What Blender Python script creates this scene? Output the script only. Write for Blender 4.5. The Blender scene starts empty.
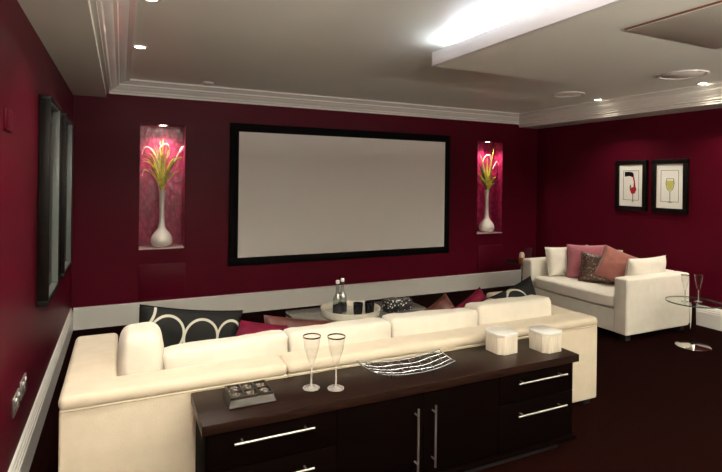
import bpy, bmesh, math, random
from mathutils import Vector, Matrix, noise
from math import sin, cos, pi, radians as R
S = bpy.context.scene
COL = S.collection
random.seed(4)

# ---------------------------------------------------------------- camera
YAW, ROLL, F, CY, HC = .444, .0128, 503.85, 179.04, 1.535
fw = Vector((sin(YAW), cos(YAW), 0)); r0 = Vector((cos(YAW), -sin(YAW), 0)); u0 = Vector((0, 0, 1))
rr = r0*cos(ROLL)+u0*sin(ROLL); uu = u0*cos(ROLL)-r0*sin(ROLL)
cd = bpy.data.cameras.new('camera'); cam = bpy.data.objects.new('camera', cd); COL.objects.link(cam)
cam.matrix_world = Matrix(((rr.x, uu.x, -fw.x, 0), (rr.y, uu.y, -fw.y, 0), (rr.z, uu.z, -fw.z, HC), (0, 0, 0, 1)))
cd.sensor_width = 36; cd.lens = 36*F/722; cd.shift_y = -(236-CY)/722; cd.clip_start = .05
S.camera = cam
# ---------------------------------------------------------------- world + exposure
w = bpy.data.worlds.new('world'); S.world = w; w.use_nodes = True
w.node_tree.nodes['Background'].inputs[0].default_value = (1, .90, .78, 1)
w.node_tree.nodes['Background'].inputs[1].default_value = .2
vs = S.view_settings; vs.view_transform = 'Standard'; vs.look = 'None'; vs.gamma = 1; vs.use_curve_mapping = False
vs.exposure = 0.45
SPOT_W = 45.0      # downlights
COVE_W = 24.0
UP_W = 330.0         # unseen uplighters added to brighten the room      # LED strip on the raft
NICHE_W = 27.0
CEIL = 2.515

# ---------------------------------------------------------------- materials
def srgb(r, g, b):
    f = lambda c: (c/255/12.92) if c/255 <= .04045 else ((c/255+.055)/1.055)**2.4
    return (f(r), f(g), f(b), 1)
MATS = {}
def mat(name, col, rough=.5, metal=0, spec=.5, coat=0, var=0, vscale=8, bump=0, bscale=60, sheen=0, stretch=None, col2=None):
    if name in MATS: return MATS[name]
    m = bpy.data.materials.new(name); m.use_nodes = True; MATS[name] = m
    nt = m.node_tree; b = nt.nodes['Principled BSDF']
    b.inputs['Base Color'].default_value = col; b.inputs['Roughness'].default_value = rough
    b.inputs['Metallic'].default_value = metal; b.inputs['Specular IOR Level'].default_value = spec
    b.inputs['Coat Weight'].default_value = coat; b.inputs['Sheen Weight'].default_value = sheen
    tc = nt.nodes.new('ShaderNodeTexCoord'); src = tc.outputs['Object']
    if stretch:
        mp = nt.nodes.new('ShaderNodeMapping'); mp.inputs['Scale'].default_value = stretch
        nt.links.new(src, mp.inputs[0]); src = mp.outputs[0]
    if var or col2:
        n = nt.nodes.new('ShaderNodeTexNoise'); n.inputs['Scale'].default_value = vscale; n.inputs['Detail'].default_value = 5
        nt.links.new(src, n.inputs['Vector'])
        cr = nt.nodes.new('ShaderNodeValToRGB'); nt.links.new(n.outputs[0], cr.inputs[0])
        cr.color_ramp.elements[0].position = .35; cr.color_ramp.elements[1].position = .65
        c2 = col2 or tuple(c*(1+var) for c in col[:3])+(1,)
        cr.color_ramp.elements[0].color = col if col2 else tuple(c*(1-var) for c in col[:3])+(1,)
        cr.color_ramp.elements[1].color = c2
        nt.links.new(cr.outputs[0], b.inputs['Base Color'])
    if bump:
        n2 = nt.nodes.new('ShaderNodeTexNoise'); n2.inputs['Scale'].default_value = bscale; n2.inputs['Detail'].default_value = 3
        nt.links.new(src, n2.inputs['Vector'])
        bp = nt.nodes.new('ShaderNodeBump'); bp.inputs['Strength'].default_value = bump; bp.inputs['Distance'].default_value = .01
        nt.links.new(n2.outputs[0], bp.inputs['Height']); nt.links.new(bp.outputs[0], b.inputs['Normal'])
    return m
def glass(name, col=(1, 1, 1, 1), rough=0.0, ior=1.45):
    m = bpy.data.materials.new(name); m.use_nodes = True; b = m.node_tree.nodes['Principled BSDF']
    b.inputs['Base Color'].default_value = col; b.inputs['Roughness'].default_value = rough
    b.inputs['Transmission Weight'].default_value = 1; b.inputs['IOR'].default_value = ior
    MATS[name] = m; return m
def emit(name, col, st):
    m = bpy.data.materials.new(name); m.use_nodes = True; b = m.node_tree.nodes['Principled BSDF']
    b.inputs['Base Color'].default_value = (0, 0, 0, 1)
    b.inputs['Emission Color'].default_value = col; b.inputs['Emission Strength'].default_value = st
    MATS[name] = m; return m

M_wall = mat('burgundy_paint', (.070, .0020, .0095, 1), .42, spec=.09, var=.06, vscale=2, bump=.04, bscale=90)
M_ceil = mat('ceiling_paint', (.70, .715, .63, 1), .45, var=.02, vscale=1.5)
M_trim = mat('trim_gloss_paint', (.66, .64, .59, 1), .22, spec=.5)
M_raft = mat('raft_glow_white', (.88, .88, .93, 1), .4)  # lilac-white stands in for the fascia's edge-lit glow
M_base = mat('baseboard_paint', (.72, .71, .67, 1), .28)
M_floor = mat('dark_carpet', (.0060, .0010, .0007, 1), 1.0, spec=.02, var=.4, vscale=40, bump=.5, bscale=220)
M_cream = mat('cream_fabric', (.52, .455, .35, 1), .85, spec=.2, var=.035, vscale=14, bump=.12, bscale=160, sheen=.15)
M_cream2 = mat('cream_cushion_fabric', (.60, .565, .485, 1), .85, spec=.2, var=.03, vscale=10, bump=.12, bscale=120, sheen=.15)
M_ivory = mat('ivory_fabric', (.78, .745, .66, 1), .85, spec=.2, var=.03, vscale=12, bump=.12, bscale=140, sheen=.15)
M_pipe = mat('seam_fabric', (.42, .35, .26, 1), .9)
M_dark = mat('black_plinth', (.006, .005, .005, 1), .6)
M_wood = mat('espresso_veneer', (.006, .0024, .0015, 1), .36, spec=.12, col2=(.014, .0055, .0035, 1), vscale=9, stretch=(1.2, 14, 14))
M_side = mat('espresso_front', (.0011, .0005, .0004, 1), .6, spec=.01, col2=(.0022, .0009, .0007, 1), vscale=7, stretch=(1.2, 10, 10))
M_steel = mat('brushed_steel', (.58, .56, .53, 1), .42, metal=1)
M_chrome = mat('chrome', (.85, .83, .8, 1), .07, metal=1)
M_black = mat('black_matt', (.0015, .0015, .0018, 1), .7, spec=.08)
M_screen = mat('screen_fabric', (.76, .745, .71, 1), .9, spec=.1)
def thin_glass(name, tint=(.98, .985, .985, 1), k=.015):
    m = bpy.data.materials.new(name); m.use_nodes = True; nt = m.node_tree; nt.nodes.remove(nt.nodes['Principled BSDF'])
    out = nt.nodes['Material Output']; tr = nt.nodes.new('ShaderNodeBsdfTransparent'); tr.inputs[0].default_value = tint
    gl = nt.nodes.new('ShaderNodeBsdfGlossy'); gl.inputs['Roughness'].default_value = .04
    lw = nt.nodes.new('ShaderNodeLayerWeight'); lw.inputs[0].default_value = .5
    pw = nt.nodes.new('ShaderNodeMath'); pw.operation = 'POWER'; pw.inputs[1].default_value = 3; nt.links.new(lw.outputs['Facing'], pw.inputs[0])
    fr = nt.nodes.new('ShaderNodeMath'); fr.operation = 'MULTIPLY_ADD'; fr.inputs[1].default_value = .5; fr.inputs[2].default_value = k; nt.links.new(pw.outputs[0], fr.inputs[0])
    mx = nt.nodes.new('ShaderNodeMixShader'); nt.links.new(fr.outputs[0], mx.inputs[0]); nt.links.new(tr.outputs[0], mx.inputs[1]); nt.links.new(gl.outputs[0], mx.inputs[2])
    nt.links.new(mx.outputs[0], out.inputs[0]); MATS[name] = m; return m
M_glass = thin_glass('clear_glass')
M_tglass = thin_glass('table_glass', (.93, .97, .95, 1))
M_bottle = thin_glass('bottle_glass', (.90, .93, .93, 1), .10)
M_edge = mat('green_glass_edge', (.045, .075, .06, 1), .12)
M_foot_glint = mat('glass_foot_glint', (.75, .72, .68, 1), .08); M_foot_glint.node_tree.nodes['Principled BSDF'].inputs['Alpha'].default_value = .35  # whitish diffuse paints in the highlights of the clear foot
M_rim = mat('rim_metal', (.35, .22, .17, 1), .25, metal=1)
M_frame = mat('black_frame', (.003, .0025, .0025, 1), .4, spec=.2)
M_mat = mat('picture_mat', (.78, .78, .72, 1), .8)
M_wframe = mat('dark_brown_frame', (.004, .0025, .002, 1), .4, spec=.15, var=.2, vscale=10)
M_grayart = mat('grey_print', (.03, .032, .035, 1), .5, spec=.15, var=.5, vscale=5)
M_white = mat('white_print', (.8, .79, .76, 1), .7)
M_vase = mat('pearl_vase', (.80, .78, .72, 1), .22, metal=.15, var=.05, vscale=4)
M_leaf = mat('yellow_green_leaf', (.62, .60, .10, 1), .5, var=.3, vscale=20)
M_leaf2 = mat('dark_green_leaf', (.07, .12, .02, 1), .5, var=.3, vscale=20)
M_wisp = mat('pale_wisp', (.75, .62, .50, 1), .5)
M_purple = mat('purple_leaf', (.16, .06, .14, 1), .5)
M_pink = mat('dusty_rose_fabric', (.37, .12, .15, 1), .8, spec=.2, var=.1, vscale=40, bump=.2, bscale=150, sheen=.3)
M_terra = mat('terracotta_fabric', (.29, .105, .085, 1), .75, spec=.25, var=.12, vscale=12, bump=.15, sheen=.3)
M_mag = mat('crimson_velvet', (.10, .003, .018, 1), .7, spec=.15, var=.25, vscale=10, bump=.1)
M_brownp = mat('russet_satin', (.075, .020, .015, 1), .42, var=.25, vscale=14, bump=.1)
M_tray = mat('whitewashed_wood', (.55, .52, .44, 1), .5, var=.12, vscale=10, stretch=(1, 1, 6))
M_table = mat('grey_mirror_lacquer', (.16, .155, .14, 1), .18, spec=.6)
M_cup = mat('black_glass', (.006, .006, .008, 1), .12)
M_label = mat('dark_label', (.02, .02, .025, 1), .4)
M_carve = mat('carved_dark_wood', (.018, .013, .010, 1), .32, var=.3, vscale=30)
M_carve2 = mat('carved_polished', (.09, .075, .06, 1), .3)
M_box = mat('limed_box', (.50, .45, .36, 1), .5, col2=(.62, .57, .47, 1), vscale=9, stretch=(9, 9, .8))
M_lid = mat('box_lid', (.68, .67, .63, 1), .35)
M_silver = mat('silver_wire', (.36, .37, .40, 1), .22, metal=1)
M_copper = mat('copper_slot', (.20, .07, .035, 1), .5)
M_panel = mat('panel_paint', (.50, .49, .42, 1), .5)
M_spk = mat('speaker_grille', (.88, .85, .78, 1), .5, var=.06, vscale=60)
M_lamp = emit('lamp_glow', (1, .88, .70, 1), 30)
M_led = emit('led_glow', (.86, .89, 1, 1), 6)
M_candle = mat('amber_holder', (.42, .13, .03, 1), .25)
M_wax = mat('pale_wax', (.75, .62, .45, 1), .4)
M_wine = mat('red_wine_ink', (.33, .004, .010, 1), .5)
M_ywine = mat('yellow_wine_ink', (.50, .48, .10, 1), .5)
M_ink = mat('grey_ink', (.12, .12, .11, 1), .6)

def lining_mat():      # crimson patterned wall lining of the niches: small damask lozenges
    m = mat('crimson_lining', (.36, .012, .075, 1), .30, spec=.6)
    nt = m.node_tree; b = nt.nodes['Principled BSDF']; tc = nt.nodes.new('ShaderNodeTexCoord')
    mp = nt.nodes.new('ShaderNodeMapping'); mp.inputs['Scale'].default_value = (1, 1, .6)
    v = nt.nodes.new('ShaderNodeTexVoronoi'); v.inputs['Scale'].default_value = 26
    n = nt.nodes.new('ShaderNodeTexNoise'); n.inputs['Scale'].default_value = 5
    cr = nt.nodes.new('ShaderNodeValToRGB'); cr.color_ramp.elements[0].position = .1; cr.color_ramp.elements[1].position = .75
    cr.color_ramp.elements[0].color = (.50, .03, .12, 1); cr.color_ramp.elements[1].color = (.20, .005, .04, 1)
    mx = nt.nodes.new('ShaderNodeMixRGB'); mx.blend_type = 'MULTIPLY'; mx.inputs[0].default_value = .6
    nt.links.new(tc.outputs['Object'], mp.inputs[0]); nt.links.new(mp.outputs[0], v.inputs['Vector']); nt.links.new(mp.outputs[0], n.inputs['Vector'])
    nt.links.new(v.outputs['Distance'], cr.inputs[0]); nt.links.new(cr.outputs[0], mx.inputs[1]); nt.links.new(n.outputs[0], mx.inputs[2])
    nt.links.new(mx.outputs[0], b.inputs['Base Color'])
    bp = nt.nodes.new('ShaderNodeBump'); bp.inputs['Strength'].default_value = .35; bp.inputs['Distance'].default_value = .01
    nt.links.new(v.outputs['Distance'], bp.inputs['Height']); nt.links.new(bp.outputs[0], b.inputs['Normal'])
    return m
M_lining = lining_mat()
M_shelf_glint = mat('niche_shelf', (.45, .33, .33, 1), .25)  # pale tone paints in the highlight along the niche ledge

def ring_mat(name, rings):   # black cloth with cream rings woven in; rings = (cx, cz, rx, rz, width)
    m = mat(name, (.006, .006, .006, 1), .7, spec=.15, bump=.1, bscale=120)
    nt = m.node_tree; b = nt.nodes['Principled BSDF']; tc = nt.nodes.new('ShaderNodeTexCoord')
    sp = nt.nodes.new('ShaderNodeSeparateXYZ'); nt.links.new(tc.outputs['Object'], sp.inputs[0])
    def mth(op, a, bb=None):
        n = nt.nodes.new('ShaderNodeMath'); n.operation = op
        for i, x in enumerate((a, bb)):
            if x is None: continue
            if isinstance(x, (int, float)): n.inputs[i].default_value = x
            else: nt.links.new(x, n.inputs[i])
        return n.outputs[0]
    acc = None
    for cx, cz, rx, rz, wd in rings:
        dx = mth('DIVIDE', mth('SUBTRACT', sp.outputs[0], cx), rx); dz = mth('DIVIDE', mth('SUBTRACT', sp.outputs[2], cz), rz)
        d = mth('SQRT', mth('ADD', mth('MULTIPLY', dx, dx), mth('MULTIPLY', dz, dz)))
        g = mth('LESS_THAN', mth('ABSOLUTE', mth('SUBTRACT', d, 1.0)), wd)
        acc = g if acc is None else mth('MAXIMUM', acc, g)
    mx = nt.nodes.new('ShaderNodeMixRGB'); mx.inputs[1].default_value = (.006, .006, .006, 1); mx.inputs[2].default_value = (.42, .40, .34, 1)
    nt.links.new(acc, mx.inputs[0]); nt.links.new(mx.outputs[0], b.inputs['Base Color'])
    return m
def speckle_mat(name, base, dots, scale, thr, metal=0, rough=.4):
    m = mat(name, base, rough, metal=metal); nt = m.node_tree; b = nt.nodes['Principled BSDF']
    tc = nt.nodes.new('ShaderNodeTexCoord'); v = nt.nodes.new('ShaderNodeTexVoronoi'); v.inputs['Scale'].default_value = scale
    lt = nt.nodes.new('ShaderNodeMath'); lt.operation = 'LESS_THAN'; lt.inputs[1].default_value = thr
    mx = nt.nodes.new('ShaderNodeMixRGB'); mx.inputs[1].default_value = base; mx.inputs[2].default_value = dots
    nt.links.new(tc.outputs['Object'], v.inputs['Vector']); nt.links.new(v.outputs['Distance'], lt.inputs[0]); nt.links.new(lt.outputs[0], mx.inputs[0])
    nt.links.new(mx.outputs[0], b.inputs['Base Color']); return m
M_sequin = speckle_mat('sequined_brown', (.045, .020, .014, 1), (.30, .19, .13, 1), 48, .30, rough=.35)
M_dots = speckle_mat('black_white_dots', (.008, .008, .01, 1), (.6, .6, .58, 1), 42, .30)

# ---------------------------------------------------------------- helpers
def obj(name, bm, m, parent=None, smooth=40, loc=None, rot=None):
    me = bpy.data.meshes.new(name)
    bmesh.ops.recalc_face_normals(bm, faces=bm.faces[:])
    bm.to_mesh(me); bm.free(); me.materials.append(m)
    if smooth:
        me.shade_smooth(); me.set_sharp_from_angle(angle=R(smooth))
    o = bpy.data.objects.new(name, me); COL.objects.link(o)
    if parent: o.parent = parent
    if loc: o.location = loc
    if rot: o.rotation_euler = rot
    return o
def tag(o, label, cat, group=None):
    o['label'] = label; o['category'] = cat
    if group: o['group'] = group
    return o
def thing(name, label, cat, loc=(0, 0, 0), rot=(0, 0, 0), group=None):
    o = bpy.data.objects.new(name, None); COL.objects.link(o); o.empty_display_size = .1
    o.location = loc; o.rotation_euler = rot; return tag(o, label, cat, group)
def struct(name, bm, m, parent=None, label=None, smooth=30):
    o = obj(name, bm, m, parent, smooth)
    if parent is None: o['kind'] = 'structure'
    if label: o['label'] = label
    return o
def dup(root, loc, rot=None, label=None, deep=True):
    r = root.copy(); COL.objects.link(r); r.location = loc
    if rot is not None: r.rotation_euler = rot
    if label: r['label'] = label
    for ch in list(root.children):
        c = ch.copy(); COL.objects.link(c); c.parent = r
        for g in list(ch.children):
            d = g.copy(); COL.objects.link(d); d.parent = c
    return r
def BM(): return bmesh.new()
def box(bm, x0, x1, y0, y1, z0, z1, bev=0, seg=2):
    r = bmesh.ops.create_cube(bm, size=1); vs_ = r['verts']
    for v in vs_:
        v.co = Vector((x0+(v.co.x+.5)*(x1-x0), y0+(v.co.y+.5)*(y1-y0), z0+(v.co.z+.5)*(z1-z0)))
    if bev:
        es = list({e for v in vs_ for e in v.link_edges})
        bmesh.ops.bevel(bm, geom=es, offset=bev, segments=seg, profile=.5, affect='EDGES', clamp_overlap=True)
    return bm
def quad(bm, pts):
    bm.faces.new([bm.verts.new(p) for p in pts]); return bm
def lathe(bm, prof, n=28, c=(0, 0, 0)):
    rings = []
    for r, z in prof:
        if r < 1e-5: rings.append([bm.verts.new((c[0], c[1], c[2]+z))])
        else: rings.append([bm.verts.new((c[0]+r*cos(2*pi*i/n), c[1]+r*sin(2*pi*i/n), c[2]+z)) for i in range(n)])
    for a, b in zip(rings, rings[1:]):
        for i in range(n):
            j = (i+1) % n
            if len(a) == 1 and len(b) == 1: continue
            if len(a) == 1: bm.faces.new((a[0], b[i], b[j]))
            elif len(b) == 1: bm.faces.new((a[i], a[j], b[0]))
            else: bm.faces.new((a[i], a[j], b[j], b[i]))
    return bm
def tube(bm, pts, r, n=8, r1=None, closed=False):
    pts = [Vector(p) for p in pts]; N = len(pts); rings = []
    up = Vector((0, 0, 1))
    for i, p in enumerate(pts):
        a = pts[(i-1) % N] if (closed or i > 0) else p; b = pts[(i+1) % N] if (closed or i < N-1) else p
        t = (b-a).normalized()
        s = t.cross(up); s = s.normalized() if s.length > 1e-3 else Vector((1, 0, 0)); q = s.cross(t).normalized()
        rad = r if r1 is None else r+(r1-r)*i/(N-1)
        rings.append([bm.verts.new(p+s*cos(2*pi*k/n)*rad+q*sin(2*pi*k/n)*rad) for k in range(n)])
    m = N if closed else N-1
    for i in range(m):
        a, b = rings[i], rings[(i+1) % N]
        for k in range(n): bm.faces.new((a[k], a[(k+1) % n], b[(k+1) % n], b[k]))
    if not closed:
        bm.faces.new(rings[0][::-1]); bm.faces.new(rings[-1])
    return bm
def prism(bm, poly, z0, z1, bev=0):
    a = [bm.verts.new((x, y, z0)) for x, y in poly]; b = [bm.verts.new((x, y, z1)) for x, y in poly]
    bm.faces.new(a[::-1]); f = bm.faces.new(b); n = len(poly)
    for i in range(n): bm.faces.new((a[i], a[(i+1) % n], b[(i+1) % n], b[i]))
    if bev: bmesh.ops.bevel(bm, geom=list({e for v in a+b for e in v.link_edges}), offset=bev, segments=2, profile=.5, affect='EDGES')
    return bm
def soft(w_, d_, h_, n=9, cuts=12, puff=(.0, .0, .0), amp=.006, seed=0, ear=0):
    """upholstered block centred at origin: rounded superquadric box with crowned faces and small creases"""
    bm = BM(); bmesh.ops.create_cube(bm, size=2)
    bmesh.ops.subdivide_edges(bm, edges=bm.edges[:], cuts=cuts, use_grid_fill=True)
    for v in bm.verts:
        p = v.co; k = (abs(p.x)**n+abs(p.y)**n+abs(p.z)**n)**(1/n); q = p/k
        x, y, z = q
        e = 1+ear*(abs(x)*abs(z))**4
        X = x*(1+puff[0]*(1-y*y)*(1-z*z))*e; Y = y*(1+puff[1]*(1-x*x)*(1-z*z)); Z = z*(1+puff[2]*(1-x*x)*(1-y*y))*e
        c = Vector((X*w_/2, Y*d_/2, Z*h_/2))
        nn = noise.noise(c*7+Vector((seed*3.1, 0, 0)))*amp + noise.noise(c*16+Vector((0, seed*2.3, 0)))*amp*.45
        v.co = c+p.normalized()*nn
    return bm
def pillow(w_, h_, t_, n=22, seed=0, pinch=.07, ridge=True):
    """scatter cushion in the local XZ plane, thin along Y, drawn-out corners, a piped edge"""
    bm = BM(); top = {}; bot = {}
    def xy(u, v):
        x = u*(1-pinch*(1-v*v)*1.0*abs(u)**1.5*1.0) ; z = v*(1-pinch*(1-u*u)*abs(v)**1.5)
        return x*w_/2, z*h_/2
    for i in range(n+1):
        for j in range(n+1):
            u = -1+2*i/n; v = -1+2*j/n; x, z = xy(u, v)
            th = t_/2*max(0, (1-u**4))**.55*max(0, (1-v**4))**.55
            nz = noise.noise(Vector((x*8, z*8, seed*5.7)))*.010*(th/(t_/2))+noise.noise(Vector((x*20, z*20, seed)))*.004*(th/(t_/2))
            edge = i in (0, n) or j in (0, n)
            a = bm.verts.new((x, -th-nz, z)); top[i, j] = a
            bot[i, j] = a if edge else bm.verts.new((x, th-nz*.5, z))
    for i in range(n):
        for j in range(n):
            bm.faces.new((top[i, j], top[i+1, j], top[i+1, j+1], top[i, j+1]))
            q = (bot[i, j], bot[i, j+1], bot[i+1, j+1], bot[i+1, j])
            if len(set(q)) == 4 and not all(x in top.values() for x in q): bm.faces.new(q)
    return bm
def piping_loop(w_, h_, pinch=.07, n=22, r=.004):
    pts = []
    def xy(u, v): return (u*(1-pinch*(1-v*v)*abs(u)**1.5)*w_/2, 0, v*(1-pinch*(1-u*u)*abs(v)**1.5)*h_/2)
    for k in range(n): pts.append(xy(-1+2*k/n, -1))
    for k in range(n): pts.append(xy(1, -1+2*k/n))
    for k in range(n): pts.append(xy(1-2*k/n, 1))
    for k in range(n): pts.append(xy(-1, 1-2*k/n))
    bm = BM(); tube(bm, pts, r, 6, closed=True); return bm

# ================================================================ ROOM
XL, XR, YB, YF = -.44, 5.686, 5.75, -2.2
ZS = 2.333
bm = BM(); box(bm, XL-.15, XR+.15, YF-.15, YB+.4, -.1, 0); struct('floor', bm, M_floor)
# main ceiling slab plus the two side bulkheads
bm = BM(); box(bm, XL-.15, XR+.15, YF-.15, YB+.4, CEIL, CEIL+.1)
struct('ceiling', bm, M_ceil)
bm = BM(); box(bm, XL, -.147, YF, YB, ZS, CEIL); struct('trim_1', bm, M_ceil, label='boxed bulkhead along the left wall')
bm = BM(); box(bm, 5.327, XR, YF, YB, ZS-.004, CEIL); struct('trim_2', bm, M_trim, label='boxed bulkhead along the right wall')
bm = BM(); box(bm, XL-.15, XL, YF-.15, YB+.4, 0, CEIL); struct('wall_left', bm, M_wall)
bm = BM(); box(bm, XR, XR+.15, YF-.15, YB+.4, 0, CEIL); struct('wall_right', bm, M_wall)
# back wall with two niches
N = [(.172, .625, .768, 2.087), (4.565, 5.025, .778, 2.10)]; ND = .24
bm = BM()
xs = [XL, N[0][0], N[0][1], N[1][0], N[1][1], XR]
for a, b in ((0, 1), (2, 3), (4, 5)): box(bm, xs[a], xs[b], YB, YB+.15, 0, CEIL)
for x0, x1, z0, z1 in N:
    box(bm, x0, x1, YB, YB+.15, 0, z0); box(bm, x0, x1, YB, YB+.15, z1, CEIL)
wb = struct('wall_back', bm, M_wall)
for x0, x1, z0, z1 in N:
    bm = BM(); t = .01
    box(bm, x0-t, x1+t, YB+ND, YB+ND+t, z0, z1); box(bm, x0-t, x0, YB+.151, YB+ND, z0, z1); box(bm, x1, x1+t, YB+.151, YB+ND, z0, z1)
    box(bm, x0-t, x1+t, YB+.151, YB+ND, z1, z1+t)
    box(bm, x0, x0+.003, YB+.012, YB+.151, z0, z1); box(bm, x1-.003, x1, YB+.012, YB+.151, z0, z1)
    struct('niche_lining', bm, M_lining, wb)
    bm = BM(); box(bm, x0, x1, YB-.006, YB+ND+.01, z0-.006, z0+.004, .002); struct('niche_shelf', bm, M_shelf_glint, wb)
# hatches let into the wall below the niches
for i, (x0, x1, z0, z1) in enumerate([(.174, .639, .25, .607), (4.58, 5.03, .26, .61)]):
    bm = BM(); box(bm, x0, x1, YB-.012, YB, z0, z1, .004); struct('trim_%d' % (3+i), bm, M_wall, label='flush burgundy hatch below the niche')
# baseboards: stepped profile
def sweep_profile(bm, prof, p0, p1, nrm):
    """prof = (offset from wall, z); p0->p1 along wall; nrm points into room"""
    p0 = Vector(p0); p1 = Vector(p1); nrm = Vector(nrm)
    a = [bm.verts.new(p0+nrm*o+Vector((0, 0, z))) for o, z in prof]; b = [bm.verts.new(p1+nrm*o+Vector((0, 0, z))) for o, z in prof]
    for i in range(len(prof)-1): bm.faces.new((a[i], a[i+1], b[i+1], b[i]))
    bm.faces.new(a); bm.faces.new(b[::-1]); return bm
BH = .217
bprof = [(0, 0), (.026, 0), (.026, .150), (.022, .156), (.022, .172), (.017, .176), (.017, .190), (.011, .196), (.011, .207), (.005, .213), (0, BH)]
bm = sweep_profile(BM(), bprof, (XL, YF, 0), (XL, YB, 0), (1, 0, 0)); struct('baseboard_left', bm, M_base)
bm = sweep_profile(BM(), bprof, (XR, YF, 0), (XR, YB, 0), (-1, 0, 0)); struct('baseboard_right', bm, M_base)
bm = sweep_profile(BM(), [(0, 0), (.03, 0), (.03, .205), (.022, .215), (0, .217)], (XL+.026, YB, 0), (XR-.026, YB, 0), (0, -1, 0)); struct('baseboard_back', bm, M_base)
# cornices
cprof = [(0, 2.372), (.020, 2.372), (.020, 2.392), (.032, 2.397), (.038, 2.415), (.060, 2.432), (.072, 2.450), (.086, 2.456), (.090, 2.472), (.120, 2.484), (.130, 2.494), (.158, 2.498), (.158, CEIL), (0, CEIL)]
bm = sweep_profile(BM(), cprof, (-.147, YB, 0), (5.327, YB, 0), (0, -1, 0)); struct('trim_5', bm, M_trim, label='moulded cornice along the back wall')
cl = [(o*1.35, z) for o, z in cprof]
bm = sweep_profile(BM(), cl, (-.147, YF, 0), (-.147, YB, 0), (1, 0, 0)); struct('trim_6', bm, M_trim, label='moulded cornice on the left bulkhead')
bm = sweep_profile(BM(), [(0, ZS+.01), (.012, ZS+.015), (.012, 2.36)]+[(o*.9+.01, z) for o, z in cprof[1:-1]]+[(0, CEIL)], (5.327, YF, 0), (5.327, YB, 0), (-1, 0, 0))
struct('trim_7', bm, M_trim, label='moulded cornice on the right bulkhead')
# hanging raft: lower slab, recessed core, end board shaped to cut off the strip's glow
RX0, RX1, RY, RZ0, RZ1 = 1.972, 3.52, 3.004, 2.340, 2.437
bm = BM(); box(bm, RX0+.02, RX1, YF+.3, RY, RZ0, RZ1-.02, 0)
struct('trim_8', bm, M_ceil, label='lowered ceiling raft with a hidden light slot')
bm = BM(); box(bm, RX0, RX0+.02, YF+.3, RY, RZ0-.001, RZ1, .002); struct('trim_9', bm, M_raft, label='white fascia edging the ceiling raft')
bm = BM(); box(bm, RX0+.30, RX1-.12, YF+.3, RY-.03, RZ1-.02, CEIL); box(bm, RX0+.20, RX0+.30, RY-.035, RY-.015, RZ1-.02, CEIL-.001)
struct('trim_10', bm, M_raft, label='raised core fixing the raft to the ceiling')
# hatch and slot in the raft
bm = BM(); box(bm, 2.415, 3.185, .6, 1.80, RZ0-.006, RZ0, .003); struct('trim_11', bm, M_panel, label='service panel in the ceiling raft')
t = thing('slot_vent', 'long twin slot air vent let into the ceiling raft', 'vent', (2.385, .25, RZ0))
bm = BM(); box(bm, -.018, -.006, 0, 1.54, -.007, .0, .001); obj('slot', bm, M_copper, t)
bm = BM(); box(bm, .006, .018, 0, 1.54, -.007, .0, .001); obj('slot', bm, M_copper, t)
bm = BM(); box(bm, -.006, .006, 0, 1.54, -.010, .0, .001); obj('divider', bm, M_ceil, t)

# ---------------------------------------------------------------- LED strip on the raft (real lamp)
t = thing('led_strip', 'cool white strip light lying in the slot on top of the raft', 'light', (RX0+.12, 0, RZ1-.02))
bm = BM(); box(bm, -.02, .02, YF+.5, RY-.06, 0, .012, .002); obj('strip', bm, M_led, t)
for k in range(3):
    y0 = YF+.5+k*(RY-.06-YF-.5)/3; L = (RY-.06-YF-.5)/3
    ld = bpy.data.lights.new('strip_light', 'AREA'); ld.shape = 'RECTANGLE'; ld.size = .04; ld.size_y = L
    ld.energy = COVE_W; ld.color = (.80, .84, 1.0)
    lo = bpy.data.objects.new('strip_light', ld); COL.objects.link(lo); lo.parent = t; lo.location = (0, y0+L/2, .02); lo.rotation_euler = (R(180), 0, 0)

# ---------------------------------------------------------------- downlights
dl_mesh = {}
def downlight(x, y, z, label, power=None, angle=120, group=None, col=(1, .90, .76), r=.042, blend=.6):
    t = thing('downlight', label, 'light', (x, y, z), group=group)
    if 'ring' not in dl_mesh:
        bm = lathe(BM(), [(.036, -.001), (.040, -.006), (.052, -.006), (.056, -.001), (.056, .0), (.036, .0), (.036, -.001)], 28); o = obj('trim_ring', bm, M_trim, t); dl_mesh['ring'] = o.data
        bm = lathe(BM(), [(0, -.003), (.036, -.003), (.036, -.001), (0, -.001)], 24); o = obj('lamp', bm, M_lamp, t); dl_mesh['lamp'] = o.data
    else:
        for k, nm in (('ring', 'trim_ring'), ('lamp', 'lamp')):
            o = bpy.data.objects.new(nm, dl_mesh[k]); COL.objects.link(o); o.parent = t
    ld = bpy.data.lights.new('bulb', 'SPOT'); ld.energy = SPOT_W if power is None else power; ld.spot_size = R(angle); ld.spot_blend = blend
    ld.color = col; ld.shadow_soft_size = r
    lo = bpy.data.objects.new('bulb', ld); COL.objects.link(lo); lo.parent = t; lo.location = (0, 0, -.012)
    return t
downlight(.116, 4.166, CEIL, 'lit recessed downlight on the left, nearer the back wall')
downlight(.133, 3.00, CEIL, 'lit recessed downlight at the top edge above the left pictures')
downlight(5.10, 4.20, CEIL, 'lit recessed downlight right of the ceiling raft, nearer the back wall')
downlight(5.12, 3.02, CEIL, 'lit recessed downlight at the far right beside the round speaker')
for x, y, p in ((.133, 1.85, 80), (.133, .7, 70), (.133, -.5, None), (5.1, 1.85, None), (5.1, .7, None), (1.15, 1.75, 14), (1.15, .5, 14)):  # unseen downlights added for light: side rows carried on, two above the sofa
    downlight(x, y, CEIL, 'unseen recessed downlight added in the ceiling nearer the viewer', p, group='downlights added out of view')
for x, y, p in ((2.75, .25, None), (2.75, -.9, None)):  # unseen pair put into the raft as extra light
    downlight(x, y, RZ0, 'unseen recessed downlight added in the raft nearer the viewer', p, group='downlights added out of view in the raft')
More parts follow.
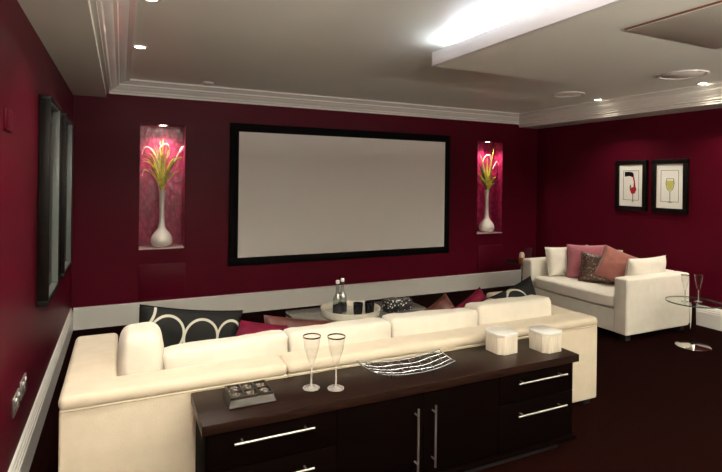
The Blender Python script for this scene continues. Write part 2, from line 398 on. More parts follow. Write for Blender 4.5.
# niche lights
for (x0, x1, z0, z1), nm in zip(N, ('small spotlight in the top of the left niche', 'small spotlight in the top of the right niche')):
    downlight((x0+x1)/2, YB+.065, z1, nm, NICHE_W, 130, col=(1, .88, .74), r=.03)

# ---------------------------------------------------------------- unseen uplighters added as fill light at the open end
def uplighter(x, y, label):
    t = thing('fill_uplighter', label, 'lamp', (x, y, 0), group='uplighters added behind the viewer for fill light')
    bm = lathe(BM(), [(0, 0), (.14, 0), (.14, .015), (.02, .03), (0, .03)], 32); obj('base', bm, M_chrome, t)
    bm = lathe(BM(), [(0, .02), (.012, .02), (.012, 1.70), (0, 1.70)], 16); obj('pole', bm, M_chrome, t)
    bm = lathe(BM(), [(0, 1.69), (.06, 1.70), (.17, 1.78), (.175, 1.78), (.06, 1.69), (0, 1.68)], 32); obj('bowl', bm, M_trim, t)
    ld = bpy.data.lights.new('bulb', 'AREA'); ld.shape = 'DISK'; ld.size = .28; ld.energy = UP_W; ld.color = (1, .91, .80)
    lo = bpy.data.objects.new('bulb', ld); COL.objects.link(lo); lo.parent = t; lo.location = (0, 0, 1.785); lo.rotation_euler = (R(180), 0, 0)
for x, y in ((.15, -.9), (1.9, -1.2), (4.6, -.9)): uplighter(x, y, 'unseen chrome uplighter added behind the viewer for fill light')

# ---------------------------------------------------------------- ceiling speakers, smoke vent
def speaker(x, y, r, label):
    t = thing('ceiling_speaker', label, 'speaker', (x, y, CEIL))
    bm = lathe(BM(), [(r*.88, -.004), (r*.9, -.010), (r*.98, -.010), (r, -.002), (r, 0), (r*.88, 0), (r*.88, -.004)], 48); obj('bezel', bm, M_trim, t)
    bm = lathe(BM(), [(0, -.003), (r*.86, -.005), (r*.88, -.002), (0, -.001)], 48); obj('grille', bm, M_spk, t)
speaker(4.56, 2.86, .20, 'round ceiling speaker beside the raft, nearer the viewer')
speaker(4.50, 4.10, .17, 'round ceiling speaker farther back, near the end of the raft')
bm = lathe(BM(), [(0, -.02), (.04, -.02), (.055, -.008), (.06, 0), (0, 0)], 24); tag(obj('smoke_detector', bm, M_trim, loc=(.80, 5.40, CEIL)), 'small white smoke detector on the ceiling near the back cornice', 'smoke detector')

# ================================================================ BACK WALL
t = thing('projection_screen', 'large grey projection screen in a wide black frame on the back wall', 'screen', (2.605, YB, 1.34))
sxr = 1.475; sx, sz0, sz1 = 1.510, .536-1.34, 2.148-1.34
ix0, ix1, iz0, iz1 = 1.197-2.605, 4.000-2.605, .626-1.34, 2.054-1.34
bm = BM()
box(bm, -sx, sxr, -.020, 0, iz1, sz1, .003); box(bm, -sx, sxr, -.020, 0, sz0, iz0, .003)
box(bm, -sx, ix0, -.020, 0, iz0, iz1, .003); box(bm, ix1, sxr, -.020, 0, iz0, iz1, .003)
obj('frame', bm, M_black, t)
bm = BM(); box(bm, ix0, ix1, -.012, -.002, iz0, iz1); obj('screen_surface', bm, M_screen, t)

def vase(x, y, z, label):
    bm = lathe(BM(), [(0, 0), (.070, 0), (.098, .018), (.112, .050), (.112, .085), (.100, .120), (.076, .155), (.050, .185), (.036, .215), (.030, .26), (.027, .33), (.026, .42), (.028, .50), (.033, .57), (.038, .615), (.035, .615), (.028, .55), (.022, .45), (.022, .30), (0, .26)], 36)
    return tag(obj('vase', bm, M_vase, loc=(x, y, z), smooth=80), label, 'vase')
VY = YB+.118
vase(.402, VY, .775, 'pearly long-necked vase with a bulbous base in the left niche')
vase(4.835, VY, .785, 'pearly long-necked vase with a bulbous base in the right niche')
def blade(bm, pts, wd):
    n = len(pts); L = []
    for i, p in enumerate(pts):
        p = Vector(p); s = i/(n-1); ww = wd*max(.06, sin(pi*min(1, .15+s*.85))**.8)
        tng = (Vector(pts[min(i+1, n-1)])-Vector(pts[max(i-1, 0)])).normalized(); sd = tng.cross(Vector((0, 1, .15))).normalized()
        L.append((bm.verts.new(p+sd*ww), bm.verts.new(p+Vector((0, -ww*.35, 0))), bm.verts.new(p-sd*ww), bm.verts.new(p+Vector((0, ww*.35+.0008, 0)))))
    for a, b in zip(L, L[1:]):
        for k in range(4): bm.faces.new((a[k], a[(k+1) % 4], b[(k+1) % 4], b[k]))
    bm.faces.new(L[0]); bm.faces.new(L[-1][::-1])
def arc(dx, h, droop, dy=0, n=12, base=.0):
    P = []
    for i in range(n):
        s = i/(n-1); P.append((dx*s**1.25, dy*s, base+h*(s-droop*s**3)))
    return P
def smoothed(P, m=6):
    P = [Vector(p) for p in P]; Q = [P[0]]+P+[P[-1]]; out = []
    for i in range(1, len(Q)-2):
        a, b, c, d = Q[i-1:i+3]
        for j in range(m):
            t = j/m; out.append(.5*((2*b)+(c-a)*t+(2*a-5*b+4*c-d)*t*t+(3*b-a-3*c+d)*t*t*t))
    return out+[P[-1]]
def arrangement(x, y, z, label, spec, wisps, lim):
    t = thing('flower_arrangement', label, 'flower arrangement', (x, y, z))
    for dx, h, dr, dy, wd, m in spec:
        bm = BM(); P = arc(dx, min(.66, h*1.08), dr, dy); P = [(max(-lim, min(lim, a)), b, c) for a, b, c in P]
        blade(bm, P, wd); obj('leaf', bm, m, t)
    for P, rad in wisps:
        bm = BM(); tube(bm, smoothed(P), rad, 8, r1=rad*.6); obj('stem', bm, M_wisp, t)
    return t
rnd = random.Random(11)
spec = []
for k in range(44):
    a = rnd.uniform(-1, 1)*1.05; spec.append((a*.24, .36+.44*rnd.random()*(1-.3*abs(a)), .12+.35*abs(a), rnd.uniform(-.05, .05), rnd.choice((.004, .005, .006)), rnd.choice((M_leaf, M_leaf, M_leaf2))))
spec += [(-.10, .34, .2, -.04, .014, M_leaf), (.06, .30, .3, -.05, .014, M_leaf), (-.03, .25, .2, -.06, .016, M_leaf)]
def loop(x0, z0, rx, rz, a0, a1, x1=0, n=20):
    return [(x1, 0, 0)]+[(x0+rx*cos(a0+(a1-a0)*i/n), -.03, z0+rz*sin(a0+(a1-a0)*i/n)) for i in range(n+1)]
wisps = [([(0, 0, -.1), (-.02, 0, .15), (-.06, -.02, .34), (-.12, -.03, .46), (-.18, -.03, .47), (-.205, -.03, .40)], .008),
         ([(0, 0, -.1), (-.01, 0, .15), (-.05, -.02, .30), (-.03, -.03, .46), (.02, -.03, .52), (.06, -.03, .49), (.07, -.03, .42), (.04, -.03, .36)], .009),
         ([(0, 0, -.1), (-.05, 0, .10), (-.12, -.02, .20), (-.18, -.02, .23), (-.205, -.02, .17)], .007),
         ([(0, 0, -.1), (.05, 0, .15), (.12, -.02, .33), (.19, -.03, .50)], .004)]
arrangement(.402, VY, 1.37, 'fountain of thin yellow-green grass and pale curls in the left niche vase', spec, wisps, .21)
bm = BM(); lathe(bm, [(0, 0), (.011, .02), (.014, .05), (.008, .085), (0, .10)], 10)
o = obj('seed_head', bm, M_wisp, bpy.data.objects['flower_arrangement'], loc=(.17, -.03, .42), rot=(0, R(28), 0))
spec2 = [(-.15, .52, .05, -.03, .020, M_leaf), (.10, .62, .02, -.03, .020, M_leaf), (-.19, .42, .10, -.04, .022, M_leaf2), (-.20, .30, .2, -.04, .022, M_leaf), (.14, .28, .25, -.05, .022, M_leaf),
         (.20, .20, .35, -.05, .020, M_purple), (.205, .26, .30, 0, .016, M_leaf2), (-.06, .32, .1, -.05, .024, M_leaf), (.05, .34, .1, -.05, .022, M_leaf), (-.17, .22, .3, -.05, .020, M_leaf2), (.10, .16, .3, -.06, .02, M_leaf), (.0, .45, 0, 0, .018, M_leaf)]
wisps2 = [([(0, 0, -.1), (-.02, 0, .2), (-.10, -.02, .38), (-.06, -.02, .50), (.02, -.02, .53), (.05, -.02, .45)], .009), ([(0, 0, -.1), (.03, 0, .2), (.10, -.02, .36), (.16, -.02, .44), (.19, -.02, .38)], .007)]
arrangement(4.835, VY, 1.38, 'broad curling lime-green leaves with one purple leaf in the right niche vase', spec2, wisps2, .205)

# ================================================================ PICTURES
def frame4(bm, w2, h2, fwid, y0, y1, bev=.002):
    box(bm, -w2, w2, y0, y1, h2-fwid, h2, bev); box(bm, -w2, w2, y0, y1, -h2, -h2+fwid, bev)
    box(bm, -w2, -w2+fwid, y0, y1, -h2+fwid, h2-fwid, bev); box(bm, w2-fwid, w2, y0, y1, -h2+fwid, h2-fwid, bev)
def flat(bm, pts, y): quad(bm, [(x, y, z) for x, z in pts])
def glass_outline(s=1):
    return [(0, -.17), (.03, -.17), (.004, -.155), (.004, -.03), (.03, .0), (.045, .04), (.042, .09), (.036, .12)]
def pic(y, z, w_, h_, label):
    t = thing('picture_frame', label, 'picture', (XR, y, z), (0, 0, R(-90)))
    bm = BM(); frame4(bm, w_/2, h_/2, .052, -.035, 0); obj('frame', bm, M_frame, t)
    bm = BM(); box(bm, -w_/2+.05, w_/2-.05, -.018, -.001, -h_/2+.05, h_/2-.05); obj('mat_board', bm, M_mat, t)
    bm = BM(); frame4(bm, w_/2-.105, h_/2-.125, .005, -.0195, -.018, 0); obj('printed_border', bm, M_ink, t)
    return t
def lens(bm, poly, y, t=.0012):
    a = [bm.verts.new((x, y, z)) for x, z in poly]; b = [bm.verts.new((x, y+t, z)) for x, z in poly]
    bm.faces.new(a); bm.faces.new(b[::-1]); n = len(poly)
    for i in range(n): bm.faces.new((a[i], b[i], b[(i+1) % n], a[(i+1) % n]))
t = pic(4.175, 1.50, .42, .615, 'black-framed picture of red wine poured into a glass, right wall')
Y = -.0195
bm = BM(); lens(bm, [(-.085, .165), (-.085, .105), (-.02, .115), (.022, .10), (.040, .125), (.022, .160), (-.03, .168)], Y); obj('bottle_neck_print', bm, M_ink if False else M_frame, t)
bm = BM(); lens(bm, [(.022, .105), (.036, .118), (.052, .06), (.060, -.01), (.075, -.05), (.05, -.10), (.01, -.105), (-.012, -.06), (0, -.03), (.034, -.02), (.038, .04)], Y-.0002); obj('wine_print', bm, M_wine, t)
bm = BM(); lens(bm, [(-.008, .01), (-.018, -.02), (-.013, -.058), (.0, -.032), (.004, .0)], Y); lens(bm, [(.022, -.10), (.030, -.10), (.030, -.19), (.050, -.197), (.0, -.197), (.022, -.19)], Y); obj('glass_print', bm, M_ink, t)
t = pic(3.69, 1.50, .42, .615, 'black-framed picture of a glass of white wine, right wall')
bm = BM(); lens(bm, [(-.034, .062), (.044, .062), (.046, .03), (.03, -.03), (.005, -.055), (-.02, -.03), (-.036, .03)], Y); obj('wine_print', bm, M_ywine, t)
bm = BM()
for s in (-1, 1):
    P = [(.005+s*.043, .085), (.005+s*.052, .03), (.005+s*.036, -.035), (.005+s*.006, -.065), (.005+s*.001, -.066), (.005+s*.030, -.03), (.005+s*.044, .03), (.005+s*.037, .085)]
    lens(bm, P if s > 0 else P[::-1], Y-.0002)
lens(bm, [(.001, -.064), (.009, -.064), (.009, -.18), (.040, -.19), (-.030, -.19), (.001, -.18)], Y); lens(bm, [(-.034, .083), (.044, .083), (.044, .088), (-.034, .088)], Y)
obj('glass_print', bm, M_ink, t)
def lpic(y0, y1, label):
    w_ = y1-y0; h_ = 1.24
    t = thing('large_picture_frame', label, 'picture', (XL, (y0+y1)/2, 1.385), (0, 0, R(90)))
    bm = BM(); frame4(bm, w_/2, h_/2, .030, -.062, 0, .003); obj('frame', bm, M_wframe, t)
    bm = BM(); frame4(bm, w_/2-.030, h_/2-.030, .008, -.056, -.004, .001); obj('slip', bm, mat('pale_slip', (.13, .15, .14, 1), .35), t)
    bm = BM(); frame4(bm, w_/2-.038, h_/2-.038, .085, -.020, -.002, .001); obj('mat_board', bm, mat('grey_mat', (.04, .044, .04, 1), .5, spec=.15), t)
    bm = BM(); box(bm, -w_/2+.12, w_/2-.12, -.016, -.002, -h_/2+.12, h_/2-.12); obj('print', bm, M_grayart, t)
lpic(3.46, 4.03, 'large dark-framed picture on the left wall, nearer the viewer')
lpic(4.38, 5.00, 'large dark-framed picture on the left wall, nearer the back corner')
def socket(y, z, label):
    t = thing('wall_socket', label, 'socket', (XL, y, z), (0, 0, R(90)))
    bm = BM(); box(bm, -.073, .073, -.009, 0, -.045, .045, .003); obj('plate', bm, M_steel, t)
    for x in (-.035, .035):
        bm = BM(); box(bm, x-.02, x+.02, -.011, -.008, -.022, .012, .001); obj('outlet', bm, M_ink, t)
        bm = BM(); box(bm, x-.007, x+.007, -.014, -.008, .02, .034, .001); obj('rocker', bm, M_white, t)
socket(2.83, .462, 'chrome double wall socket on the left wall, the nearer of two')
socket(3.02, .468, 'chrome double wall socket on the left wall, the farther of two')
t = thing('wall_switch', 'burgundy blank switch plate high on the left wall', 'switch', (XL, 2.57, 1.765), (0, 0, R(90)))
bm = BM(); box(bm, -.07, .07, -.010, 0, -.045, .045, .004); obj('plate', bm, M_wall, t)
bm = BM(); box(bm, -.012, .012, -.013, -.008, -.018, .018, .002); obj('rocker', bm, M_wall, t)

# ================================================================ MAIN SOFA (two modules)
SY = 2.435; ZT = .545
def back_roll(x0, x1, name_parent, inset_l=0, inset_r=0):
    """rounded cushion cap lying along the top of the back"""
    bm = BM(); box(bm, x0, x1, SY-.004, SY+.205, ZT, ZT+.062, .028, 4)
    for v in bm.verts:
        f = (v.co.y-SY)/.205
        if v.co.z > ZT+.03: v.co.z += .010*sin(pi*max(0, min(1, f)))+noise.noise(v.co*9)*.003
    return bm
def sofa_module(x0, x1, label, arm):
    W_ = x1-x0; t = thing('sofa_module', label, 'sofa', (x0, SY, 0))
    D = .95
    def ob(name, bm, m=M_cream, par=None, **k):
        return obj(name, bm, m, par or t, **k)
    aw = .215
    bm = BM(); box(bm, 0, W_, 0, .17, .045, ZT+.004, .012, 3); ob('back', bm)
    # cap in local coordinates
    cx0, cx1 = 0, W_
    bm = BM(); box(bm, cx0-.004, cx1+(.004 if arm == 'r' else 0), -.006, .185, ZT-.002, ZT+.058, .027, 5); ob('back_cap', bm)
    bm = BM(); tube(bm, [(cx0+.004, -.007, ZT), (cx1-.004, -.006, ZT)], .0028, 6); ob('seam', bm, M_pipe)
    a0, a1 = (0, aw) if arm == 'l' else (W_-aw, W_)
    bm = BM(); box(bm, a0, a1, .02, D-.03, .045, ZT+.004, .012, 3); ob('arm', bm)
    bm = BM(); box(bm, a0-.004, a1+.004, .10, D-.02, ZT-.004, ZT+.054, .027, 5); ob('arm_cap', bm)
    s0, s1 = (aw, W_) if arm == 'l' else (0, W_-aw)
    bm = BM(); box(bm, s0, s1, .15, D, .045, .185, .012, 2); ob('seat_base', bm)
    n = 1 if W_ < 1.2 else 3
    for k in range(n):
        q0 = s0+(s1-s0)*k/n; q1 = s0+(s1-s0)*(k+1)/n
        bm = soft(q1-q0-.006, D-.17+.02, .15, n=10, puff=(0, 0, .08), amp=.003, seed=k); ob('seat_cushion', bm, M_cream2, loc=((q0+q1)/2, .17+(D-.15)/2, .252), smooth=60)
    for px in (.06, W_-.06):
        for py in (.06, D-.06):
            bm = BM(); box(bm, px-.03, px+.03, py-.03, py+.03, 0, .046, .004); ob('foot', bm, M_dark)
    return t
mA = sofa_module(-.225, .768, 'left end of the long cream sofa, with arm, behind the sideboard', 'l')
mB = sofa_module(.772, 2.985, 'longer right part of the cream sofa behind the sideboard', 'r')
for i, (par, x0, x1, h_, lab) in enumerate([(mA, .205, .835, .275, 2.2), (mB, .845, 1.472, .285, 0), (mB, 1.480, 2.118, .29, -1), (mB, 2.126, 2.765, .31, 0)]):
    h_ += .065; bm = soft(x1-x0, .165, h_, n=14, puff=(0.0, .30, .02), amp=.010, seed=i+3, ear=.045)
    o = obj('back_cushion', bm, M_cream2, par, smooth=60)
    o.location = ((x0+x1)/2-par.location.x, .275, .330+h_/2); o.rotation_euler = (R(-5), R(-lab), 0)

def put_pillow(name, label, cat, w_, h_, t_, m, loc, rot, pipe=None, seed=1, group=None, pinch=.07):
    t = thing(name, label, cat, loc, rot, group)
    obj('cover', pillow(w_, h_, t_, seed=seed, pinch=pinch), m, t, smooth=70)
    obj('piping', piping_loop(w_, h_, pinch=pinch), pipe or m, t)
    return t
# loose arm cushion on the left end
t = thing('arm_cushion', 'thick cream cushion propped upright on the left end of the long sofa', 'cushion', (.100, 2.79, .550))
obj('cover', soft(.200, .33, .420, n=5, puff=(.10, .03, .06), amp=.008, seed=21), M_cream2, t, smooth=60)
# black pillow with rings, left and right
Mr1 = ring_mat('black_ring_cloth_left', [(-.135, .060, .092, .100, .07), (.055, .050, .094, .100, .07), (.225, .060, .075, .090, .08), (-.30, .20, .09, .13, .08), (-.05, -.20, .1, .1, .08), (.17, -.2, .1, .09, .08)])
put_pillow('scatter_cushion', 'black cushion with large cream rings, left end of the long sofa', 'cushion', .59, .42, .13, Mr1, (.362, 3.075, .557), (R(-10), R(9), 0), M_black, 5)
Mr2 = ring_mat('black_ring_cloth_right', [(.02, .03, .11, .13, .045), (-.20, .05, .09, .12, .05), (.17, -.10, .07, .10, .05)])
put_pillow('scatter_cushion', 'black cushion with thin rings, right end of the long sofa', 'cushion', .56, .36, .13, Mr2, (2.68, 2.935, .548), (R(-12), R(-15), R(4)), M_black, 6)
put_pillow('scatter_cushion', 'crimson cushion beside the black ringed cushion, left side of the long sofa', 'cushion', .42, .30, .12, M_mag, (.765, 3.10, .500), (R(-38), R(14), R(0)), None, 7)
put_pillow('scatter_cushion', 'russet satin cushion lying left of the coffee table', 'cushion', .48, .26, .10, M_brownp, (1.10, 3.27, .465), (R(-42), R(9), R(-6)), None, 8)
put_pillow('scatter_cushion', 'russet cushion right of the spotted boxes on the long sofa', 'cushion', .28, .28, .10, M_brownp, (2.26, 3.23, .468), (R(-30), R(-28), R(4)), None, 9)
put_pillow('scatter_cushion', 'crimson cushion beside the black cushion, right side of the long sofa', 'cushion', .34, .30, .11, M_mag, (2.47, 3.10, .500), (R(-25), R(-26), R(6)), None, 10)

# ================================================================ COFFEE TABLE
TX0, TX1, TY0, TY1, TZ = 1.28, 2.46, 3.50, 4.16, .40
t = thing('coffee_table', 'low grey mirrored coffee table in front of the long sofa', 'table', ((TX0+TX1)/2, (TY0+TY1)/2, 0))
hx, hy = (TX1-TX0)/2, (TY1-TY0)/2
bm = BM(); box(bm, -hx, hx, -hy, hy, TZ-.035, TZ, .004); obj('table_top', bm, M_table, t)
bm = BM(); box(bm, -hx+.004, hx-.004, -hy+.004, hy-.004, .05, TZ-.037, .003); obj('body', bm, M_table, t)
bm = BM(); box(bm, -hx+.04, hx-.04, -hy+.04, hy-.04, 0, .052); obj('plinth', bm, M_dark, t)
TC = (1.745, 3.84)
bm = lathe(BM(), [(0, 0), (.225, 0), (.240, .01), (.250, .055), (.250, .062), (.238, .062), (.230, .014), (0, .012)], 48)
tag(obj('round_tray', bm, M_tray, loc=(TC[0], TC[1], TZ)), 'round whitewashed tray on the coffee table', 'tray')
def bottle(x, y, label):
    t = thing('water_bottle', label, 'bottle', (x, y, TZ+.012), group=None)
    bm = lathe(BM(), [(0, 0), (.034, 0), (.038, .006), (.038, .13), (.034, .155), (.018, .19), (.014, .21), (.0135, .265), (.012, .268), (.011, .21), (.014, .188), (.030, .153), (.034, .13), (.034, .008), (0, .006)], 24); obj('glass_body', bm, M_bottle, t)
    bm = lathe(BM(), [(.0385, .03), (.0392, .03), (.0392, .095), (.0385, .095)], 24); obj('bottle_label', bm, M_label, t)
    bm = lathe(BM(), [(0, .272), (.0145, .272), (.016, .285), (.014, .298), (0, .298)], 16); obj('cap', bm, M_white, t)
bottle(1.598, 3.775, 'clear glass bottle with pale cap on the tray, left of two')
bottle(1.665, 3.83, 'clear glass bottle with pale cap on the tray, right of two')
for x, y, lb in ((1.785, 3.78, 'black tumbler on the round tray, nearer the bottles'), (1.885, 3.765, 'black tumbler on the round tray, farther from the bottles')):
    bm = lathe(BM(), [(0, 0), (.034, 0), (.037, .01), (.042, .095), (.039, .095), (.033, .012), (0, .01)], 28); tag(obj('tumbler', bm, M_cup, loc=(x, y, TZ+.012)), lb, 'tumbler')
def dbox(x, y, w_, h_, rz, label):
    t = thing('spotted_box', label, 'box', (x, y, TZ), (0, 0, R(rz)))
    bm = BM(); box(bm, -w_/2, w_/2, -w_*.4, w_*.4, 0, h_*.72, .003); obj('body', bm, M_dots, t)
    bm = BM(); box(bm, -w_/2-.003, w_/2+.003, -w_*.4-.003, w_*.4+.003, h_*.72, h_, .003); obj('lid', bm, M_dots, t)
dbox(2.115, 3.81, .125, .105, 8, 'black box with white spots on the coffee table, left of two')
dbox(2.262, 3.84, .115, .085, -10, 'black box with white spots on the coffee table, right of two')

# ================================================================ LOVESEAT on the right
LX, LY = 4.38, 3.25
t = thing('loveseat', 'ivory two-seat sofa with high arms standing by the right wall', 'sofa', (LX, LY, 0))
LW, LD, AH = 1.40, .965, .585     # length along y, depth along x
bm = BM(); box(bm, .0, LD, 0, .15, .06, AH+.02, .022, 4)
obj('arm', bm, M_ivory, t)
bm = BM(); box(bm, .0, LD, LW-.15, LW, .06, AH+.02, .022, 4); obj('arm', bm, M_ivory, t)
bm = BM(); box(bm, LD-.17, LD-.002, .145, LW-.145, .06, AH+.02, .022, 4); obj('back', bm, M_ivory, t)
bm = BM(); box(bm, .018, LD-.1, .148, LW-.148, .06, .285, .012, 3); obj('seat_base', bm, M_ivory, t)
o = obj('seat_cushion', soft(.82, LW-.31, .135, n=10, cuts=14, puff=(0, 0, .12), amp=.004, seed=14), M_ivory, t, smooth=60, loc=(.40, LW/2, .352))
for y in (0, LW):
    s = 1 if y else -1
    bm = BM(); tube(bm, [(.0, y-s*.012, AH-.002), (.0, y-s*.012, .07)], .003, 6); obj('seam', bm, M_ivory, t)
for fx in (.07, LD-.07):
    for fy in (.07, LW-.07):
        bm = BM(); box(bm, fx-.035, fx+.035, fy-.035, fy+.035, 0, .061, .003); obj('foot', bm, M_dark, t)
G = None
put_pillow('scatter_cushion', 'white cushion leaning on the far arm of the loveseat', 'cushion', .48, .35, .15, M_ivory, (4.77, 4.385, .585), (R(-12), 0, R(-6)), None, 11)
put_pillow('scatter_cushion', 'white cushion leaning on the near arm of the loveseat', 'cushion', .62, .36, .16, M_ivory, (4.97, 3.485, .580), (R(8), 0, R(2)), None, 12)
put_pillow('scatter_cushion', 'white cushion against the loveseat back, behind the patterned ones', 'cushion', .50, .38, .14, M_ivory, (5.06, 4.10, .585), (R(-14), 0, R(-90)), None, 13)
put_pillow('scatter_cushion', 'large dusty rose cushion on the loveseat, left of the brown one', 'cushion', .42, .41, .15, M_pink, (4.85, 4.13, .610), (R(-18), R(-3), R(-57)), None, 14)
put_pillow('scatter_cushion', 'dark brown sequined cushion in the middle of the loveseat', 'cushion', .38, .34, .12, M_sequin, (4.79, 3.91, .570), (R(-25), R(6), R(-50)), None, 15)
put_pillow('scatter_cushion', 'terracotta cushion on the loveseat beside the near white cushion', 'cushion', .44, .36, .14, M_terra, (4.87, 3.70, .615), (R(-22), R(20), R(-50)), None, 16)

# ================================================================ GLASS SIDE TABLES
def side_table(x, y, z, r, rb, label, top=M_tglass):
    t = thing('side_table', label, 'table', (x, y, 0))
    bm = lathe(BM(), [(0, z-.008), (r-.002, z-.008), (r, z-.006), (r, z-.002), (r-.002, z), (0, z)], 56); tp = obj('table_top', bm, top, t)
    bm = lathe(BM(), [(r-.003, z-.009), (r+.001, z-.009), (r+.001, z+.001), (r-.003, z+.001), (r-.003, z-.009)], 56); obj('edge', bm, M_edge, tp)
    bm = lathe(BM(), [(0, 0), (rb, 0), (rb, .008), (rb-.006, .013), (.05, .018), (.024, .024), (0, .026)], 48); obj('base', bm, M_chrome, t)
    bm = lathe(BM(), [(0, .02), (.024, .02), (.024, z-.03), (.032, z-.012), (.032, z-.0085), (0, z-.0085)], 28); obj('column', bm, M_chrome, t)
    return t
side_table(4.865, 2.925, .425, .228, .145, 'round clear glass side table on a chrome column by the loveseat')
side_table(4.90, 5.19, .45, .235, .14, 'round side table behind the far arm of the loveseat', M_cup)
def votive(x, y, z):
    t = thing('candle_holder', 'small amber candle holder on the side table in the back corner', 'candle holder', (x, y, z))
    bm = lathe(BM(), [(0, 0), (.035, 0), (.040, .005), (.040, .085), (.036, .085), (.036, .01), (0, .01)], 24); obj('holder', bm, M_candle, t)
    bm = lathe(BM(), [(0, .012), (.034, .012), (.034, .125), (.02, .15), (0, .152)], 20); obj('candle', bm, M_wax, t)
votive(4.76, 5.06, .45)

# ================================================================ STEMWARE
def flute(x, y, z, label, h=.245, rb=.040, rt=.042, group=None):
    t = thing('stem_glass', label, 'glass', (x, y, z), group=group)
    bm = lathe(BM(), [(0, .0), (rb, 0), (rb, .0015), (rb*.4, .005), (.006, .012), (.0045, .02), (.0040, h*.40), (.0050, h*.43), (0, h*.432)], 32); obj('stem', bm, M_foot_glint, t)
    h0 = h*.43
    bm = lathe(BM(), [(.002, h0), (.012, h0+.008), (rt*.55, h0+.04), (rt*.85, h0+.085), (rt, h-.003), (rt, h), (rt-.0012, h), (rt*.85-.0016, h0+.085), (rt*.55-.002, h0+.041), (.010, h0+.014), (0, h0+.012)], 32); obj('bowl', bm, M_glass, t)
    bm = lathe(BM(), [(rt-.0005, h-.005), (rt+.0013, h-.005), (rt+.0013, h+.001), (rt-.0018, h+.001), (rt-.0018, h-.005)], 40); obj('rim_band', bm, M_rim, t)
    return t
# ================================================================ SIDEBOARD
ang = 0.0; OX, OY = .298, 2.058
CT = .55; CW, CDp = 2.077, .345
t = thing('sideboard', 'long espresso-brown sideboard with bar handles behind the cream sofa', 'sideboard', (OX, OY, 0), (0, 0, ang))
bm = BM(); box(bm, 0, CW, 0, CDp, CT-.042, CT, .003); obj('top_panel', bm, M_wood, t)
bm = BM(); box(bm, .022, CW-.022, .040, CDp-.01, .075, CT-.0425, .002); obj('carcass', bm, M_side, t)
bm = BM(); box(bm, .08, CW-.08, .075, CDp-.04, 0, .076); obj('plinth', bm, M_dark, t)
bm = BM(); box(bm, .010, CW-.010, .005, CDp-.008, .066, .088, .003); obj('bottom_panel', bm, M_side, t)
def bar_handle(parent, p0, p1, y):
    hb = BM(); a = Vector((p0[0], y-.032, p0[1])); b = Vector((p1[0], y-.032, p1[1])); tube(hb, [a, b], .0052, 12)
    d = (b-a).normalized()
    for q in (a+d*.035, b-d*.035): tube(hb, [q+Vector((0, -.002, 0)), q+Vector((0, .034, 0))], .0045, 10)
    return obj('handle', hb, M_steel, parent)
FY = .022
cols = [(.026, .588), (.591, 1.045), (1.048, 1.515), (1.518, CW-.026)]
zr = [(.405, .503), (.245, .400), (.092, .240)]
hz = [.489, .325, .165]
for (x0, x1), hx0, hx1 in ((cols[0], .127, .471), (cols[3], 1.623, 1.974)):
    for (z0, z1), h in zip([(.345, .504), (.092, .342)], [.456, .282]):
        bm = BM(); box(bm, x0, x1, FY, .042, z0, z1, .0015); d = obj('drawer', bm, M_side, t)
        bar_handle(d, (hx0, h), (hx1, h), FY)
for (x0, x1), hx in ((cols[1], .997), (cols[2], 1.096)):
    bm = BM(); box(bm, x0, x1, FY, .042, .092, .504, .0015); d = obj('door', bm, M_side, t)
    bar_handle(d, (hx, .440), (hx, .139), FY)
def onboard(u, v): return (OX+u*cos(ang)-v*sin(ang), OY+u*sin(ang)+v*cos(ang))
flute(.818, 2.235, CT, 'stemmed glass with a coppery rim on the sideboard, left of two')
flute(.922, 2.185, CT, 'stemmed glass with a coppery rim on the sideboard, right of two')
flute(4.785, 2.955, .425, 'stemmed glass on the glass side table, left of two', .25, .034, .034)
flute(4.905, 2.905, .425, 'stemmed glass on the glass side table, right of two', .25, .034, .034)
for x, y, lb in ((4.855, 5.07, 'small glass on the back corner side table beside the candle holder'), (4.95, 5.11, 'small glass on the back corner side table, farthest from the candle holder')):
    bm = lathe(BM(), [(0, 0), (.03, 0), (.033, .004), (.038, .20), (.036, .20), (.031, .01), (0, .01)], 24); tag(obj('small_glass', bm, M_glass, loc=(x, y, .45)), lb, 'glass')
# carved dark box
t = thing('carved_box', 'dark carved box with a pierced grid top on the sideboard', 'box', (.524, 2.236, CT), (0, 0, R(0)))
bm = BM(); w0, w1, d0, d1, hb = .103, .096, .080, .072, .036
vsx = [bm.verts.new(p) for p in ((-w1, -d1, 0), (w1, -d1, 0), (w1, d1, 0), (-w1, d1, 0), (-w0, -d0, .006), (w0, -d0, .006), (w0, d0, .006), (-w0, d0, .006), (-w1*.96, -d1*.96, hb), (w1*.96, -d1*.96, hb), (w1*.96, d1*.96, hb), (-w1*.96, d1*.96, hb))]
bm.faces.new(vsx[:4][::-1]); bm.faces.new(vsx[8:])
for a in (0, 4):
    for i in range(4): bm.faces.new((vsx[a+i], vsx[a+(i+1) % 4], vsx[a+4+(i+1) % 4], vsx[a+4+i]))
obj('body', bm, M_carve, t)
gx, gy = w1*.93, d1*.93
bm = BM()
for i in range(4): x = -gx+2*gx*i/3; box(bm, x-.004, x+.004, -gy-.004, gy+.004, hb-.001, hb+.010, .001)
for i in range(3): y = -gy+2*gy*i/2; box(bm, -gx-.004, gx+.004, y-.004, y+.004, hb-.001, hb+.0102, .001)
obj('lattice', bm, M_carve, t)
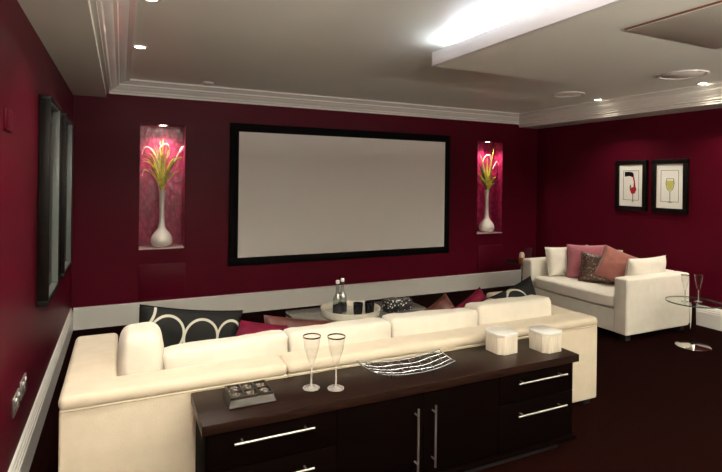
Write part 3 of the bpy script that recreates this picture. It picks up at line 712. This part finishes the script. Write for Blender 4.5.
for i in range(3):
    for j in range(2):
        cx = -gx+2*gx*(i+.5)/3; cy = -gy+2*gy*(j+.5)/2; bm = BM()
        a0 = random.random()*6
        tube(bm, [(cx+(.006+.014*k/18)*cos(a0+k*.5), cy+(.006+.014*k/18)*sin(a0+k*.5), hb+.004+.002*sin(k)) for k in range(18)], .0038, 8)
        obj('rosette', bm, M_carve2, t)
# wire dish
t = thing('wire_dish', 'curved rectangular silver wire dish on short legs on the sideboard', 'dish', (1.328, 2.205, CT), (0, 0, R(-1.5)))
def dz(u, v): return .030+.028*abs(u)**2.2+.006*v*v
def dp(u, v): return (u*(.232+.012*v), v*.094, dz(u, v))
bm = BM()
ring = [dp(-1+2*i/16, -1) for i in range(16)]+[dp(1, -1+2*i/8) for i in range(8)]+[dp(1-2*i/16, 1) for i in range(16)]+[dp(-1, 1-2*i/8) for i in range(8)]
tube(bm, ring, .0036, 8, closed=True); obj('rim', bm, M_silver, t)
rd = random.Random(3)
def wire(P, r=.0026):
    bm = BM(); tube(bm, [(x, y, z-.001) for x, y, z in P], r*.8, 6); obj('wire', bm, M_silver, t)
for k in range(3):
    v = -.52+1.04*k/2; wire([dp(-1+2*i/16, v+.06*sin(i*.9+k)) for i in range(17)])
for k in range(11):
    u = -.84+1.68*k/10; wire([dp(u+.03*sin(k*2.1+j), -1+2*j/8) for j in range(9)])
for sxx, syy in ((-.62, -.85), (-.55, -.2), (.45, -.85), (.62, -.2)):
    x, y, z = dp(sxx, syy); bm = BM(); tube(bm, [(x, y, z), (x, y, 0)], .0034, 8); obj('leg', bm, M_silver, t)
# octagonal lidded boxes
def octbox(x, y, rz, label):
    t = thing('octagonal_box', label, 'box', (x, y, CT), (0, 0, R(rz)))
    def octp(h, c): return [(-h+c, -h), (h-c, -h), (h, -h+c), (h, h-c), (h-c, h), (-h+c, h), (-h, h-c), (-h, -h+c)]
    bm = prism(BM(), octp(.0775, .030), 0, .098, .0015); obj('body', bm, M_box, t)
    bm = prism(BM(), octp(.0805, .031), .0985, .114, .003); obj('lid', bm, M_lid, t)
octbox(2.010, 2.292, 2, 'pale octagonal lidded box on the sideboard, left of two')
octbox(2.268, 2.212, 2, 'pale octagonal lidded box at the right end of the sideboard')
